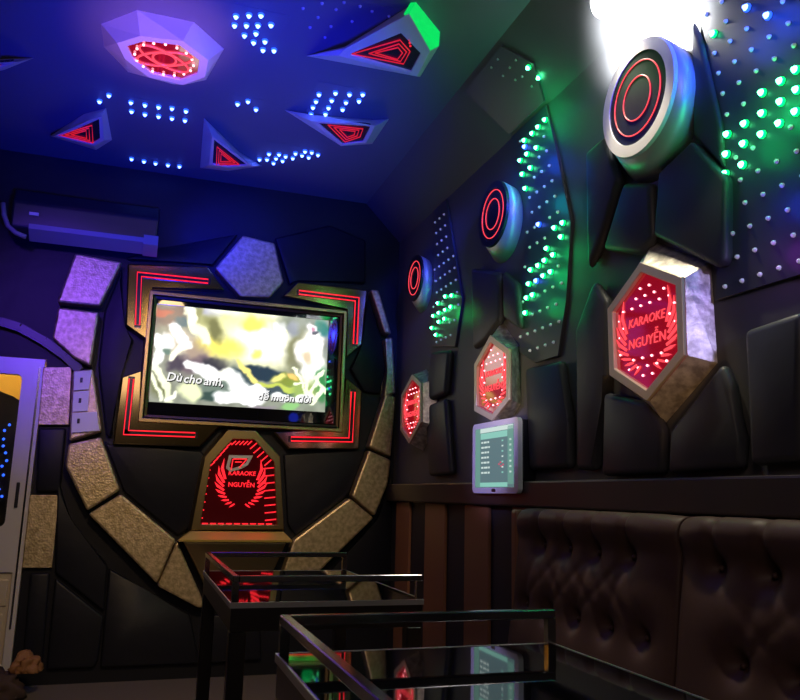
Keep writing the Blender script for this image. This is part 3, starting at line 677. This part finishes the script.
# ---------------------------------------------------------------- right wall pads, lamps
RG = 'dark leather pads on the right wall'
def wp(px, lab, dep=.045, m='wallpad', bw=.022): pad([W(*p, dep) for p in px], dep - .001, 'wall_pad', lab, M[m], NW, RG, bw)
wp([(657, 172), (690, 140), (725, 178), (724, 262), (716, 268), (652, 236)], 'wide grey leather pad directly above the large hexagonal lamp')
wp([(622, 182), (650, 182), (652, 238), (640, 255), (601, 250)], 'narrow grey leather pad below the large round lamp')
wp([(584, 152), (603, 135), (618, 178), (598, 246), (586, 270)], 'tall grey leather pad left below the large round lamp')
wp([(668, 430), (720, 362), (730, 385), (737, 440), (740, 468), (666, 474)], 'dark pad below right of the large hexagonal lamp')
wp([(602, 392), (645, 402), (662, 428), (660, 474), (600, 476)], 'dark pad below left of the large hexagonal lamp')
wp([(592, 280), (606, 300), (606, 376), (598, 400), (594, 470), (575, 470), (574, 330)], 'slim dark pad left of the large hexagonal lamp')
wp([(742, 330), (800, 310), (800, 462), (748, 466)], 'dark pad near the right border under the dotted panel', bw=.03)
wp([(470, 268), (498, 272), (499, 320), (484, 340), (472, 350)], 'dark pad left below the middle round lamp')
wp([(501, 270), (516, 284), (519, 330), (502, 318)], 'small dark pad above the middle hexagonal lamp')
wp([(524, 368), (537, 367), (559, 360), (566, 420), (568, 468), (528, 470)], 'dark pad right of the wall tablet')
wp([(430, 352), (448, 350), (444, 394), (424, 402)], 'grey pad right of the smallest red hexagonal lamp')
wp([(424, 406), (444, 398), (450, 474), (428, 476)], 'dark pad right below the smallest red hexagonal lamp')
wp([(690, 20), (700, 40), (720, 128), (722, 168), (692, 136)], 'lit pad between large round lamp and dotted panel', .03)

def disc_lamp(face_px, prot, rf, label, ringm, bs=1.13):
    c = W(*face_px, prot)
    fr = Fr((XW, c.y, c.z), (0, -1, 0), (0, 0, 1))
    r = root('round_wall_lamp', fr.o, label, 'wall lamp', 'round wall lamps along the right wall')
    n = 56
    bm = ring(ellipse(fr, rf, rf, n, prot), ellipse(fr, rf * .80, rf * .80, n, prot), ellipse(fr, rf * 1.02, rf * 1.02, n, prot - .012), ellipse(fr, rf * .80, rf * .80, n, prot - .012)); obj('front_ring', bm, ringm, r)
    bm = prism(ellipse(fr, rf * 1.02, rf * 1.02, n, prot - .0125), ellipse(fr, rf * bs, rf * bs, n, .001, -.03 if bs > 1.14 else 0, -.035 if bs > 1.14 else -.01))
    for f_ in bm.faces: f_.smooth = len(f_.verts) == 4
    obj('housing', bm, M['silver'], r)
    bm = prism(ellipse(fr, rf * .80, rf * .80, n, prot - .004), ellipse(fr, rf * .80, rf * .80, n, prot - .012)); obj('face', bm, M['face'], r)
    for q in ((.64, .38) if rf > .18 else (.74, .47)): obj('neon_ring', tube(bmesh.new(), ellipse(fr, rf * q, rf * q, 48, prot - .002), .0022, 6, True), M['pinkred'], r)
disc_lamp((636, 98), .11, .197, 'largest round wall lamp with white rim and two red rings', M['rim'], 1.145)
disc_lamp((492, 214), .085, .158, 'middle round wall lamp with two red rings, blue silver side', M['plast'], 1.18)
disc_lamp((414, 278), .075, .142, 'smallest round wall lamp nearest the screen wall', M['plast'], 1.18)

def hex_lamp(front_px, label, back_px=None, prot=.09, low=False):
    f = [W(*p, prot) for p in front_px]; c = cen(f)
    r = root('hexagon_lamp', V((XW, c.y, min(p.z for p in f))), label, 'wall lamp', 'hexagonal karaoke signs along the right wall')
    if back_px: b = [W(*p, .001) if p else None for p in back_px]
    else: b = [None] * 6
    for i in range(6):
        if b[i] is None:
            q = c + (f[i] - c) * 1.17; b[i] = V((XW - .001, q.y, max(q.z, min(p.z for p in f) - (.0 if low else .05))))
    hh = max(p.z for p in f) - min(p.z for p in f)
    inn = inset(f, .030, (-1, 0, 0))
    bm = ring(f, inn, [p + V((.012, 0, 0)) for p in f], [p + V((.02, 0, 0)) for p in inn]); bev(bm, .002, 1); obj('front_frame', bm, M['champ'], r)
    f2 = [p + V((.0125, 0, 0)) for p in f]
    bm = bmesh.new(); fv = [bm.verts.new(p) for p in f2]; bv = [bm.verts.new(p) for p in b]
    for i in range(6): bm.faces.new((fv[i], fv[(i + 1) % 6], bv[(i + 1) % 6], bv[i]))
    bm.faces.new(bv)
    obj('housing', bm, M['silverstone'], r)
    bm = prism([p + V((.014, 0, 0)) for p in inn], [p + V((.022, 0, 0)) for p in inn]); obj('red_panel', bm, M['redpanel'], r)
    fr = Fr((XW - prot + .014, c.y, c.z), (0, -1, 0), (0, 0, 1))
    yz = [(-(p.y - c.y), p.z - c.z) for p in inn]
    wd = max(q[0] for q in yz)
    hz = max(q[1] for q in yz)
    for sg in (1, -1): obj('wing', wing(Fr(fr.p(0, -.025), fr.u, fr.v), wd * 1.0, hz * .6, .001, sg, 1.0), M['pinkred'], r)
    obj('karaoke_letters', text_bm('KARAOKE', Fr(fr.p(0, .035), fr.u, fr.v), wd * .25, .002, .2, 0), M['pinkred'], r)
    obj('name_letters', text_bm('NGUYỄN', Fr(fr.p(0, -.035), fr.u, fr.v), wd * .28, .002, .1, 0), M['pinkred'], r)
    poly = [(c0[0] * .88, c0[1] * .88) for c0 in yz]; dm = led_mesh('dotm', (-1, 0, 0), M['dot'], None, .0042)
    for j in range(-8, 9):
        for i in range(-5, 6):
            x, y = i * .048 + (.024 if j % 2 else 0), j * .029
            if inside((x, y), poly) and (abs(y) > .07 or abs(x) > wd * .6) and not (abs(x) > wd * .5 and y < -.02 and j % 2):
                o = put(dm, 'led_dot', fr.p(x, y, .001), r)
    return r
hex_lamp([(640, 262), (681.5, 277), (684, 355), (646.5, 401), (609, 375), (607, 309)], 'largest hexagonal red karaoke sign, on the wall above the sofa', [(653, 241.5), (711, 262), (717.5, 363), (665, 424), None, None])
hex_lamp([(490, 335), (509, 349), (509, 400), (492, 421), (474, 411), (474, 364)], 'middle hexagonal karaoke sign above the wall tablet', [(502, 322), (519, 346), (521, 404), None, None, None], low=True)
hex_lamp([(412, 374), (421, 383), (421, 422), (409, 444), (400, 430), (401, 395)], 'smallest hexagonal red sign, nearest the gold ring stones')

# tablet on the wall
tf = [W(*p, .085) for p in ((474, 425), (519, 416), (517, 493.6), (471, 493))]
y0, y1, z0, z1 = (tf[0].y + tf[3].y) / 2, (tf[1].y + tf[2].y) / 2, (tf[2].z + tf[3].z) / 2, (tf[0].z + tf[1].z) / 2
r = root('tablet', (XW, (y0 + y1) / 2, z0), 'white framed song tablet glowing green on the right wall', 'tablet')
fr = Fr((XW, (y0 + y1) / 2, (z0 + z1) / 2), (0, -1, 0), (0, 0, 1)); hw, hh = (y0 - y1) / 2, (z1 - z0) / 2
bm = nbox((XW - .063, y1 - .0, 1.145), (XW - .001, y0 - .02, z1 - .01)); bev(bm, .004); obj('mount_box', bm, M['plast'], r)
def rr2(hw, hh, rad, n=5):
    out = []
    for sx, sz, a0 in ((1, 1, 0), (-1, 1, 90), (-1, -1, 180), (1, -1, 270)):
        for k in range(n + 1):
            a = math.radians(a0 + 90 * k / n); out.append((sx * (hw - rad) + rad * math.cos(a), sz * (hh - rad) + rad * math.sin(a)))
    return out
bm = poly2(fr, rr2(hw, hh, .02), .0635, .085); bev(bm, .002, 1); obj('case', bm, M['white'], r)
bm = poly2(fr, rr2(hw * .84, hh * .84, .002), .085, .0865); sc_ = obj('screen', bm, M['grey_scr'], r)
sw_, sh_ = hw * .84, hh * .84
def sq(x0, z0, x1, z1, m, nm):
    bm = poly2(fr, [(x0 * sw_, z0 * sh_), (x1 * sw_, z0 * sh_), (x1 * sw_, z1 * sh_), (x0 * sw_, z1 * sh_)], .0866, .0872); return obj(nm, bm, m, sc_)
sq(-1, -1, -.72, 1, M['green_scr'], 'side_menu'); sq(.72, -.9, .99, .95, M['green_scr'], 'button_column'); sq(-.70, .62, .7, .82, M['mint_scr'], 'search_bar'); sq(-.72, .84, .99, .99, M['pale_scr'], 'title_bar'); sq(-.72, -.98, .7, -.84, M['mint_scr'], 'page_bar')
for k in range(7):
    zz = .48 - k * .17
    bm = bmesh.new(); x = -.66
    for wl in (random.uniform(.08, .14), random.uniform(.1, .2), random.uniform(.06, .12)):
        poly2(fr, [(x * sw_, zz * sh_), ((x + wl) * sw_, zz * sh_), ((x + wl) * sw_, (zz + .06) * sh_), (x * sw_, (zz + .06) * sh_)], .0866, .0873, bm); x += wl + .04
    obj('song_line', bm, M['pale_scr'], sc_)
    sq(.42, zz, .5, zz + .05, M['pale_scr'] if k % 2 else M['mint_scr'], 'icon'); sq(.80, zz, .90, zz + .06, M['pale_scr'], 'icon')
for x, z in ((.25, -.28), (.36, -.34), (.46, -.30), (.33, -.22)): sq(x, z, x + .07, z + .05, M['red_scr'], 'icon')
bm = poly2(fr, rr2(.018, .007, .006, 3), .085, .0875); bmesh.ops.translate(bm, verts=bm.verts, vec=V((0, 0, -hh * .92))); obj('home_button', bm, M['plast'], r)

# ledge along right wall, slats
XL_ = XW - .06
bm = nbox((XL_, YB, 1.035), (XW - .001, D - .04, 1.142)); bev(bm, .008); o = struct('trim_3', bm, M['ledge'])
bm = nbox((XW - .012, 3.0, 0), (XW - .0005, D - .001, 1.034)); struct('trim_4', bm, M['bwall'])
SG = 'brown upright wood strips under the ledge'
for (a, b_), lb in zip(((395, 408), (424, 444), (464, 488), (512, 530)), ('narrow brown wood strip in the room corner', 'brown wood strip second from the room corner', 'brown wood strip below the tablet', 'reddish brown wood strip touching the end of the sofa')):
    ya, yb_ = W(a, 560, .03).y, W(b_, 560, .03).y
    ya = min(ya, D - .003)
    bm = nbox((XW - .03, yb_, .001), (XW - .0125, ya, 1.033)); bev(bm, .004); tag(obj('wood_strip', bm, M['wood']), lb, 'wall strip', SG)

# ---------------------------------------------------------------- sofa
SY0, SY1, SY2 = 2.83, 1.85, .62
sf = root('banquette_sofa', (1.3, 1.8, 0), 'dark brown tufted leather banquette along the right wall', 'sofa')
XB = 1.49      # back pad front plane at top
def back_panel(ya, yb, rows):
    nu, nv = 90, 56
    Lz = .62; z_b = .42; z_t = 1.028
    bt = []
    for yy in rows[0]: bt.append(((yy - ya) / (yb - ya), .86))
    for yy in rows[1]: bt.append(((yy - ya) / (yb - ya), .46))
    bm = bmesh.new(); gr = []
    for j in range(nv + 1):
        t = j / nv * 1.18       # >1 wraps over the top
        row = []
        for i in range(nu + 1):
            u = i / nu
            dy = 0.
            bul = .028 * (1 - (2 * u - 1) ** 10) 
            wid = abs(ya - yb)
            for (bu, bv) in bt:
                d2 = math.hypot((u - bu) * wid, (t - bv) * Lz)
                bul -= .034 * math.exp(-(d2 / .035) ** 2) + .018 * math.exp(-(d2 / .09) ** 2)
                # pleats: upper buttons to the top edge, diagonals to lower row
                if bv > .7 and t > bv: bul -= .014 * math.exp(-(((u - bu) * wid) / .016) ** 2)
                elif bv > .7 and t < bv:
                    for (cu, cv) in bt:
                        if cv < .7 and abs(cu - bu) * wid < .3:
                            s_ = (t - cv) / (bv - cv)
                            if 0 < s_ < 1: bul -= .004 * math.exp(-(((u - (cu + (bu - cu) * s_)) * wid) / .02) ** 2)
            if t <= 1:
                z = z_b + (z_t - .05 - z_b) * t; x = XB - .09 + .07 * t
                roll = 0
                x -= bul
                if t > .88: x -= .018 * sm((t - .88) / .12)
            else:
                a = (t - 1) / .18 * math.pi * .55
                rad = .05
                x0_ = XB - .02 - .018 - (bul if bul < .05 else .05)
                x = x0_ + rad * (1 - math.cos(a)); z = z_t - .05 + rad * math.sin(a) + bul * .2
            row.append(bm.verts.new((x, ya + (yb - ya) * u, z)))
        gr.append(row)
    for j in range(nv):
        for i in range(nu):
            f = bm.faces.new((gr[j][i], gr[j][i + 1], gr[j + 1][i + 1], gr[j + 1][i])); f.smooth = True
    # close: sides and back
    XR = XW - .034
    bl = [[bm.verts.new((XR, ya + (yb - ya) * i, z)) for i in (0, 1)] for z in (z_b, z_t)]
    left = [gr[j][0] for j in range(nv + 1)]; right = [gr[j][nu] for j in range(nv + 1)]
    bm.faces.new(left + [bl[1][0], bl[0][0]]); bm.faces.new(right[::-1] + [bl[0][1], bl[1][1]])
    bm.faces.new([gr[nv][i] for i in range(nu + 1)] + [bl[1][1], bl[1][0]]); bm.faces.new([gr[0][i] for i in range(nu, -1, -1)] + [bl[0][0], bl[0][1]]); bm.faces.new((bl[0][0], bl[1][0], bl[1][1], bl[0][1]))
    bc = obj('back_cushion', bm, M['sofa'], sf)
    for bu, bv in bt:
        t = bv; x = XB - .09 + .07 * t + .016; z = z_b + (z_t - .05 - z_b) * t
        b2 = bmesh.new(); bmesh.ops.create_uvsphere(b2, u_segments=10, v_segments=6, radius=.008, matrix=Matrix.Translation((x, ya + (yb - ya) * bu, z))); obj('button', b2, M['sofa'], bc, True)
back_panel(SY0, SY1 + .004, ((2.64, 2.46, 2.28, 2.09), (2.73, 2.55, 2.37, 2.18, 2.0))); back_panel(SY1 - .004, SY2, ((1.71, 1.53, 1.35, 1.17, .99, .8), (1.62, 1.44, 1.26, 1.08, .9)))
for ya, yb in ((SY0, SY1 + .004), (SY1 - .004, SY2)):
    bm = nbox((.93, yb, .27), (1.47, ya, .43)); bev(bm, .045, 4); o = obj('seat_cushion', bm, M['sofa'], sf, True); o.data.set_sharp_from_angle(angle=math.radians(60))
bm = nbox((.97, SY2, .0), (XW - .034, SY0, .268)); bev(bm, .01); obj('base', bm, M['plast'], sf)
bm = nbox((1.45, SY0 + .002, .0), (XW - .034, SY0 + .05, 1.025)); bev(bm, .012); obj('end_panel', bm, M['wood'], sf, label='reddish brown end panel')

# ---------------------------------------------------------------- rail tables
def table(label, yfar, ynear, x0, x1, zt, zr, far_rail=True):
    r = root('rail_table', ((x0 + x1) / 2, (yfar + ynear) / 2, 0), label, 'table', 'black glass tables with steel rails')
    bm = nbox((x0, ynear, zt - .012), (x1, yfar, zt)); bev(bm, .003, 1); obj('glass_top', bm, M['glass'], r)
    bm = bmesh.new()
    for a_, b_ in (((x0 - .004, ynear - .004), (x0 - .0003, yfar + .004)), ((x1 + .0003, ynear - .004), (x1 + .004, yfar + .004)), ((x0 - .0003, ynear - .004), (x1 + .0003, ynear - .0003)), ((x0 - .0003, yfar + .0003), (x1 + .0003, yfar + .004))): box(bm, (*a_, zt - .014), (*b_, zt + .001))
    obj('edge_trim', bm, M['trim'], r)
    bm = nbox((x0, ynear, zt - .075), (x0 + .02, yfar, zt - .0125)); box(bm, (x1 - .02, ynear, zt - .075), (x1, yfar, zt - .0125)); box(bm, (x0 + .02, ynear, zt - .075), (x1 - .02, ynear + .02, zt - .0125)); box(bm, (x0 + .02, yfar - .02, zt - .075), (x1 - .02, yfar, zt - .0125))
    obj('apron', bm, M['darksteel'], r)
    t = .018
    for xx in (x0, x1 - .045):
        for yy in (ynear, yfar - .045):
            bm = nbox((xx, yy, 0), (xx + .045, yy + .045, zt - .0755)); bev(bm, .003, 1); obj('leg', bm, M['darksteel'], r)
    bm = nbox((x0 + .03, ynear + .03, .16), (x1 - .03, yfar - .03, .175)); obj('lower_shelf', bm, M['glass'], r)
    def rail(a, b):
        bm = nbox(a, b); bev(bm, .002, 1); return obj('guard_rail', bm, M['steel'], r)
    rail((x0, ynear, zr - t), (x0 + t, yfar, zr)); rail((x0 + t, yfar - t, zr - t), (x1, yfar, zr)); rail((x0 + t, ynear, zr - t), (x1, ynear + t, zr))
    for xx, yy in ((x0, ynear), (x0, yfar - t), (x1 - t, ynear), (x1 - t, yfar - t)):
        bm = nbox((xx, yy, zt + .0005), (xx + t, yy + t, zr - t)); obj('rail_post', bm, M['steel'], r)
    return r
M['trim'] = mat('bright_steel_trim', (0.8, 0.78, 0.75), 0.35, 0.8)
M['darksteel'] = mat('dark_steel_leg', (0.16, 0.14, 0.13), 0.3, 1.0)
table('nearest black glass table with steel rail, lower right of the picture', 1.505, .64, .277, .853, .77, .84)
table('farther black glass table with steel rail below the karaoke emblem', 3.08, 2.20, .272, .822, .77, .84)

# ---------------------------------------------------------------- crumpled cloth by the door
def crumple(c, sx, sy, sz, m, name, seed):
    bm = bmesh.new(); bmesh.ops.create_icosphere(bm, subdivisions=4, radius=1)
    from mathutils import noise
    for v in bm.verts:
        n0 = v.co.copy(); k = 1 + .4 * noise.noise(n0 * 1.7 + V((seed, 0, 0))) - .5 * abs(noise.noise(n0 * 3.1 + V((0, seed, 0))))
        v.co = V((n0.x * sx * k, n0.y * sy * k, max(-.02, n0.z * sz * k))) + V(c) + V((0, 0, .02))
    return bm
cr = hit((0, 0, 1), .0, 8, 690)
r = root('crumpled_bag', (cr.x, D - .24, 0), 'crumpled dark brown bag with tan top on the floor by the door', 'bag')
obj('bag_body', crumple((cr.x - .06, D - .26, .005), .17, .13, .15, M['cloth'], 'b', 1.3), M['cloth'], r, True)
tp_ = T(30, 645, .24); obj('tan_flap', crumple((tp_.x - .01, D - .25, .125), .075, .07, .075, M['tan'], 't', 4.2), M['tan'], r, True, label='tan paper flap')

# ---------------------------------------------------------------- spotlight fixture at upper right
lp = hit((0, 0, 1), 2.80, 606, 2)
sp = root('spotlight', V((lp.x, lp.y, ZC)), 'glaring white spotlight under the ceiling above the large round lamp', 'spotlight')
aim = V((-.35, -.35, -1)).normalized(); qd = aim.to_track_quat('Z', 'Y').to_matrix().to_4x4()
frs = Fr(lp, qd @ V((1, 0, 0)), qd @ V((0, 1, 0)))
bm = prism(ellipse(frs, .055, .055, 28, 0), ellipse(frs, .045, .045, 28, -.12)); obj('can', bm, M['silver'], sp, False)
bm = bmesh.new(); bmesh.ops.create_uvsphere(bm, u_segments=20, v_segments=10, radius=.05, matrix=Matrix.Translation(lp + aim * .012)); obj('lens', bm, M['lamp'], sp, True)
top = lp - aim * .08; bm = tube(bmesh.new(), [top, V((top.x, top.y, ZC - .001))], .012, 8); obj('stem', bm, M['plast'], sp)

# ---------------------------------------------------------------- lights
def light(kind, name, loc, energy, col, tgt=None, **kw):
    l = bpy.data.lights.new(name, kind); l.energy = energy; l.color = col
    for k, v in kw.items(): setattr(l, k, v)
    o = link(bpy.data.objects.new(name, l)); o.location = loc
    if tgt is not None: o.rotation_euler = (V(tgt) - V(loc)).to_track_quat('-Z', 'Y').to_euler()
    return o
BL = (0.01, 0.02, 1.0)
light('SPOT', 'blue_fill', (.15, 1.35, 1.35), 800, (.004, .010, 1), (.15, 3.8, 3.05), spot_size=.95, spot_blend=1.0, shadow_soft_size=.12)  # blue spot added to flood the ceiling, no fixture there
light('SPOT', 'violet_fill', (-.9, 2.2, 2.6), 150, (0.15, 0.04, 1.0), (-.5, 4.8, 1.95), spot_size=.6, spot_blend=.9, shadow_soft_size=.1)  # added to turn the left stones and door purple, no such lamp
light('SPOT', 'warm_down', (.2, 1.4, 2.9), 140, (1.0, .66, .33), (.4, 4.8, .62), spot_size=.82, spot_blend=.9, shadow_soft_size=.15)  # warm spot put in for the lower stones, without a fixture
light('AREA', 'room_wash', (-.4, -.6, 2.8), 12, (1.0, .75, .66), (.8, 3.0, .8), size=1.2)  # unseen warm fill added for the whole room
light('SPOT', 'lavender_side', (1.3, .2, 1.75), 30, (0.5, 0.45, 1.0), (1.57, 1.83, 1.64), spot_size=.24, spot_blend=.6, shadow_soft_size=.05)  # added to lift the large hexagon's side facet, no fixture
light('SPOT', 'blue_side', (1.35, .2, 2.5), 260, (0.02, 0.04, 1.0), (1.56, 1.86, 2.47), spot_size=.22, spot_blend=.7, shadow_soft_size=.08)  # blue spot added for the large round lamp's side
light('SPOT', 'spot_beam', lp + aim * .07, 52, (1, .88, .62), (1.5, 1.97, 1.7), spot_size=.95, spot_blend=.6, shadow_soft_size=.045)
light('SPOT', 'spot_wash', lp + aim * .07, 300, (.94, .97, 1), lp + V((1, -.12, .25)), spot_size=2.45, spot_blend=.6, shadow_soft_size=.045)
for px, py, e_, c_ in ((764, 108, .55, (0, 1, .2)), (785, 85, .55, (0, 1, .2)), (742, 145, .25, (0, 1, .2)), (757, 12, .7, (.01, .06, 1)), (735, 40, .35, (.01, .1, 1)), (770, 200, .3, (.02, .05, 1)), (768, 250, .22, (.3, .02, .6)),
                       (532, 125, .35, (0, 1, .2)), (538, 105, .3, (0, 1, .2)), (549, 250, .35, (0, 1, .2)), (540, 275, .35, (0, 1, .2)), (532, 305, .25, (0, 1, .2)), (533, 160, .35, (.01, .1, 1)), (540, 200, .3, (0, .5, .6)), (443, 312, .3, (0, 1, .15))):
    light('POINT', 'led_glow', W(px, py, .075), e_, c_, shadow_soft_size=.05)  # added points standing for the colour glow of the dots
light('SPOT', 'blue_side', (1.15, 1.7, 2.75), 110, (.03, .05, 1), (1.56, 3.2, 2.42), spot_size=.35, spot_blend=.7, shadow_soft_size=.05)  # more added blue, on the middle round lamp's side
light('SPOT', 'blue_side', (1.25, 2.9, 2.85), 50, (.03, .05, 1), (1.57, 4.35, 2.38), spot_size=.4, spot_blend=.7, shadow_soft_size=.05)  # added blue for the smallest round lamp, without a source
light('SPOT', 'warm_low', (.95, 1.25, .95), 9, (1, .52, .18), (1.52, 2.0, 1.5), spot_size=.5, spot_blend=.7, shadow_soft_size=.08)  # added low warm spot, brightens the large hexagon's underside
light('SPOT', 'warm_low', (.6, 2.3, 1.2), 30, (1, .72, .42), (1.52, 3.1, 1.6), spot_size=.45, spot_blend=.7, shadow_soft_size=.08)  # another added warm spot, on the middle hexagon's frame
light('SPOT', 'pink_fill', (.1, 2.1, 1.5), 110, (1, .42, .45), (-.06, 3.22, 3.0), spot_size=.4, spot_blend=.8, shadow_soft_size=.08)  # pink spot added to brighten the octagon lamp's facets
light('SPOT', 'blue_wall', (.0, 3.6, 2.7), 120, (.003, .01, 1), (.42, 4.8, 2.68), spot_size=.6, spot_blend=1, shadow_soft_size=.08)  # unseen blue spot added for the keystone and upper wall
light('SPOT', 'violet_side', (-.2, 2.3, 1.9), 110, (0.5, 0.42, 1.0), (1.55, 3.24, 1.3), spot_size=.3, spot_blend=.7, shadow_soft_size=.05)  # added violet spot, lifts the white tablet case
light('POINT', 'corridor_fill', (-1.0, D + .35, 2.2), 14, (1, .8, .4), shadow_soft_size=.1)  # point light added to brighten the made-up corridor

# ---------------------------------------------------------------- world, camera, view
w = bpy.data.worlds.new('w'); SC.world = w; w.use_nodes = True; w.node_tree.nodes['Background'].inputs[0].default_value = (0, 0, 0, 1)
cd = bpy.data.cameras.new('camera'); cam = link(bpy.data.objects.new('camera', cd))
cd.sensor_fit = 'HORIZONTAL'; cd.sensor_width = 36; cd.lens = 36 * F / 800; cd.clip_start = .05
cam.matrix_world = Matrix.Translation(CAM) @ ROT.to_4x4()
SC.camera = cam
SC.view_settings.view_transform = 'Standard'; SC.view_settings.look = 'None'; SC.view_settings.gamma = 1; SC.view_settings.exposure = 0
SC.view_settings.use_curve_mapping = False
SC.cycles.max_bounces = 8; SC.cycles.sample_clamp_indirect = 4
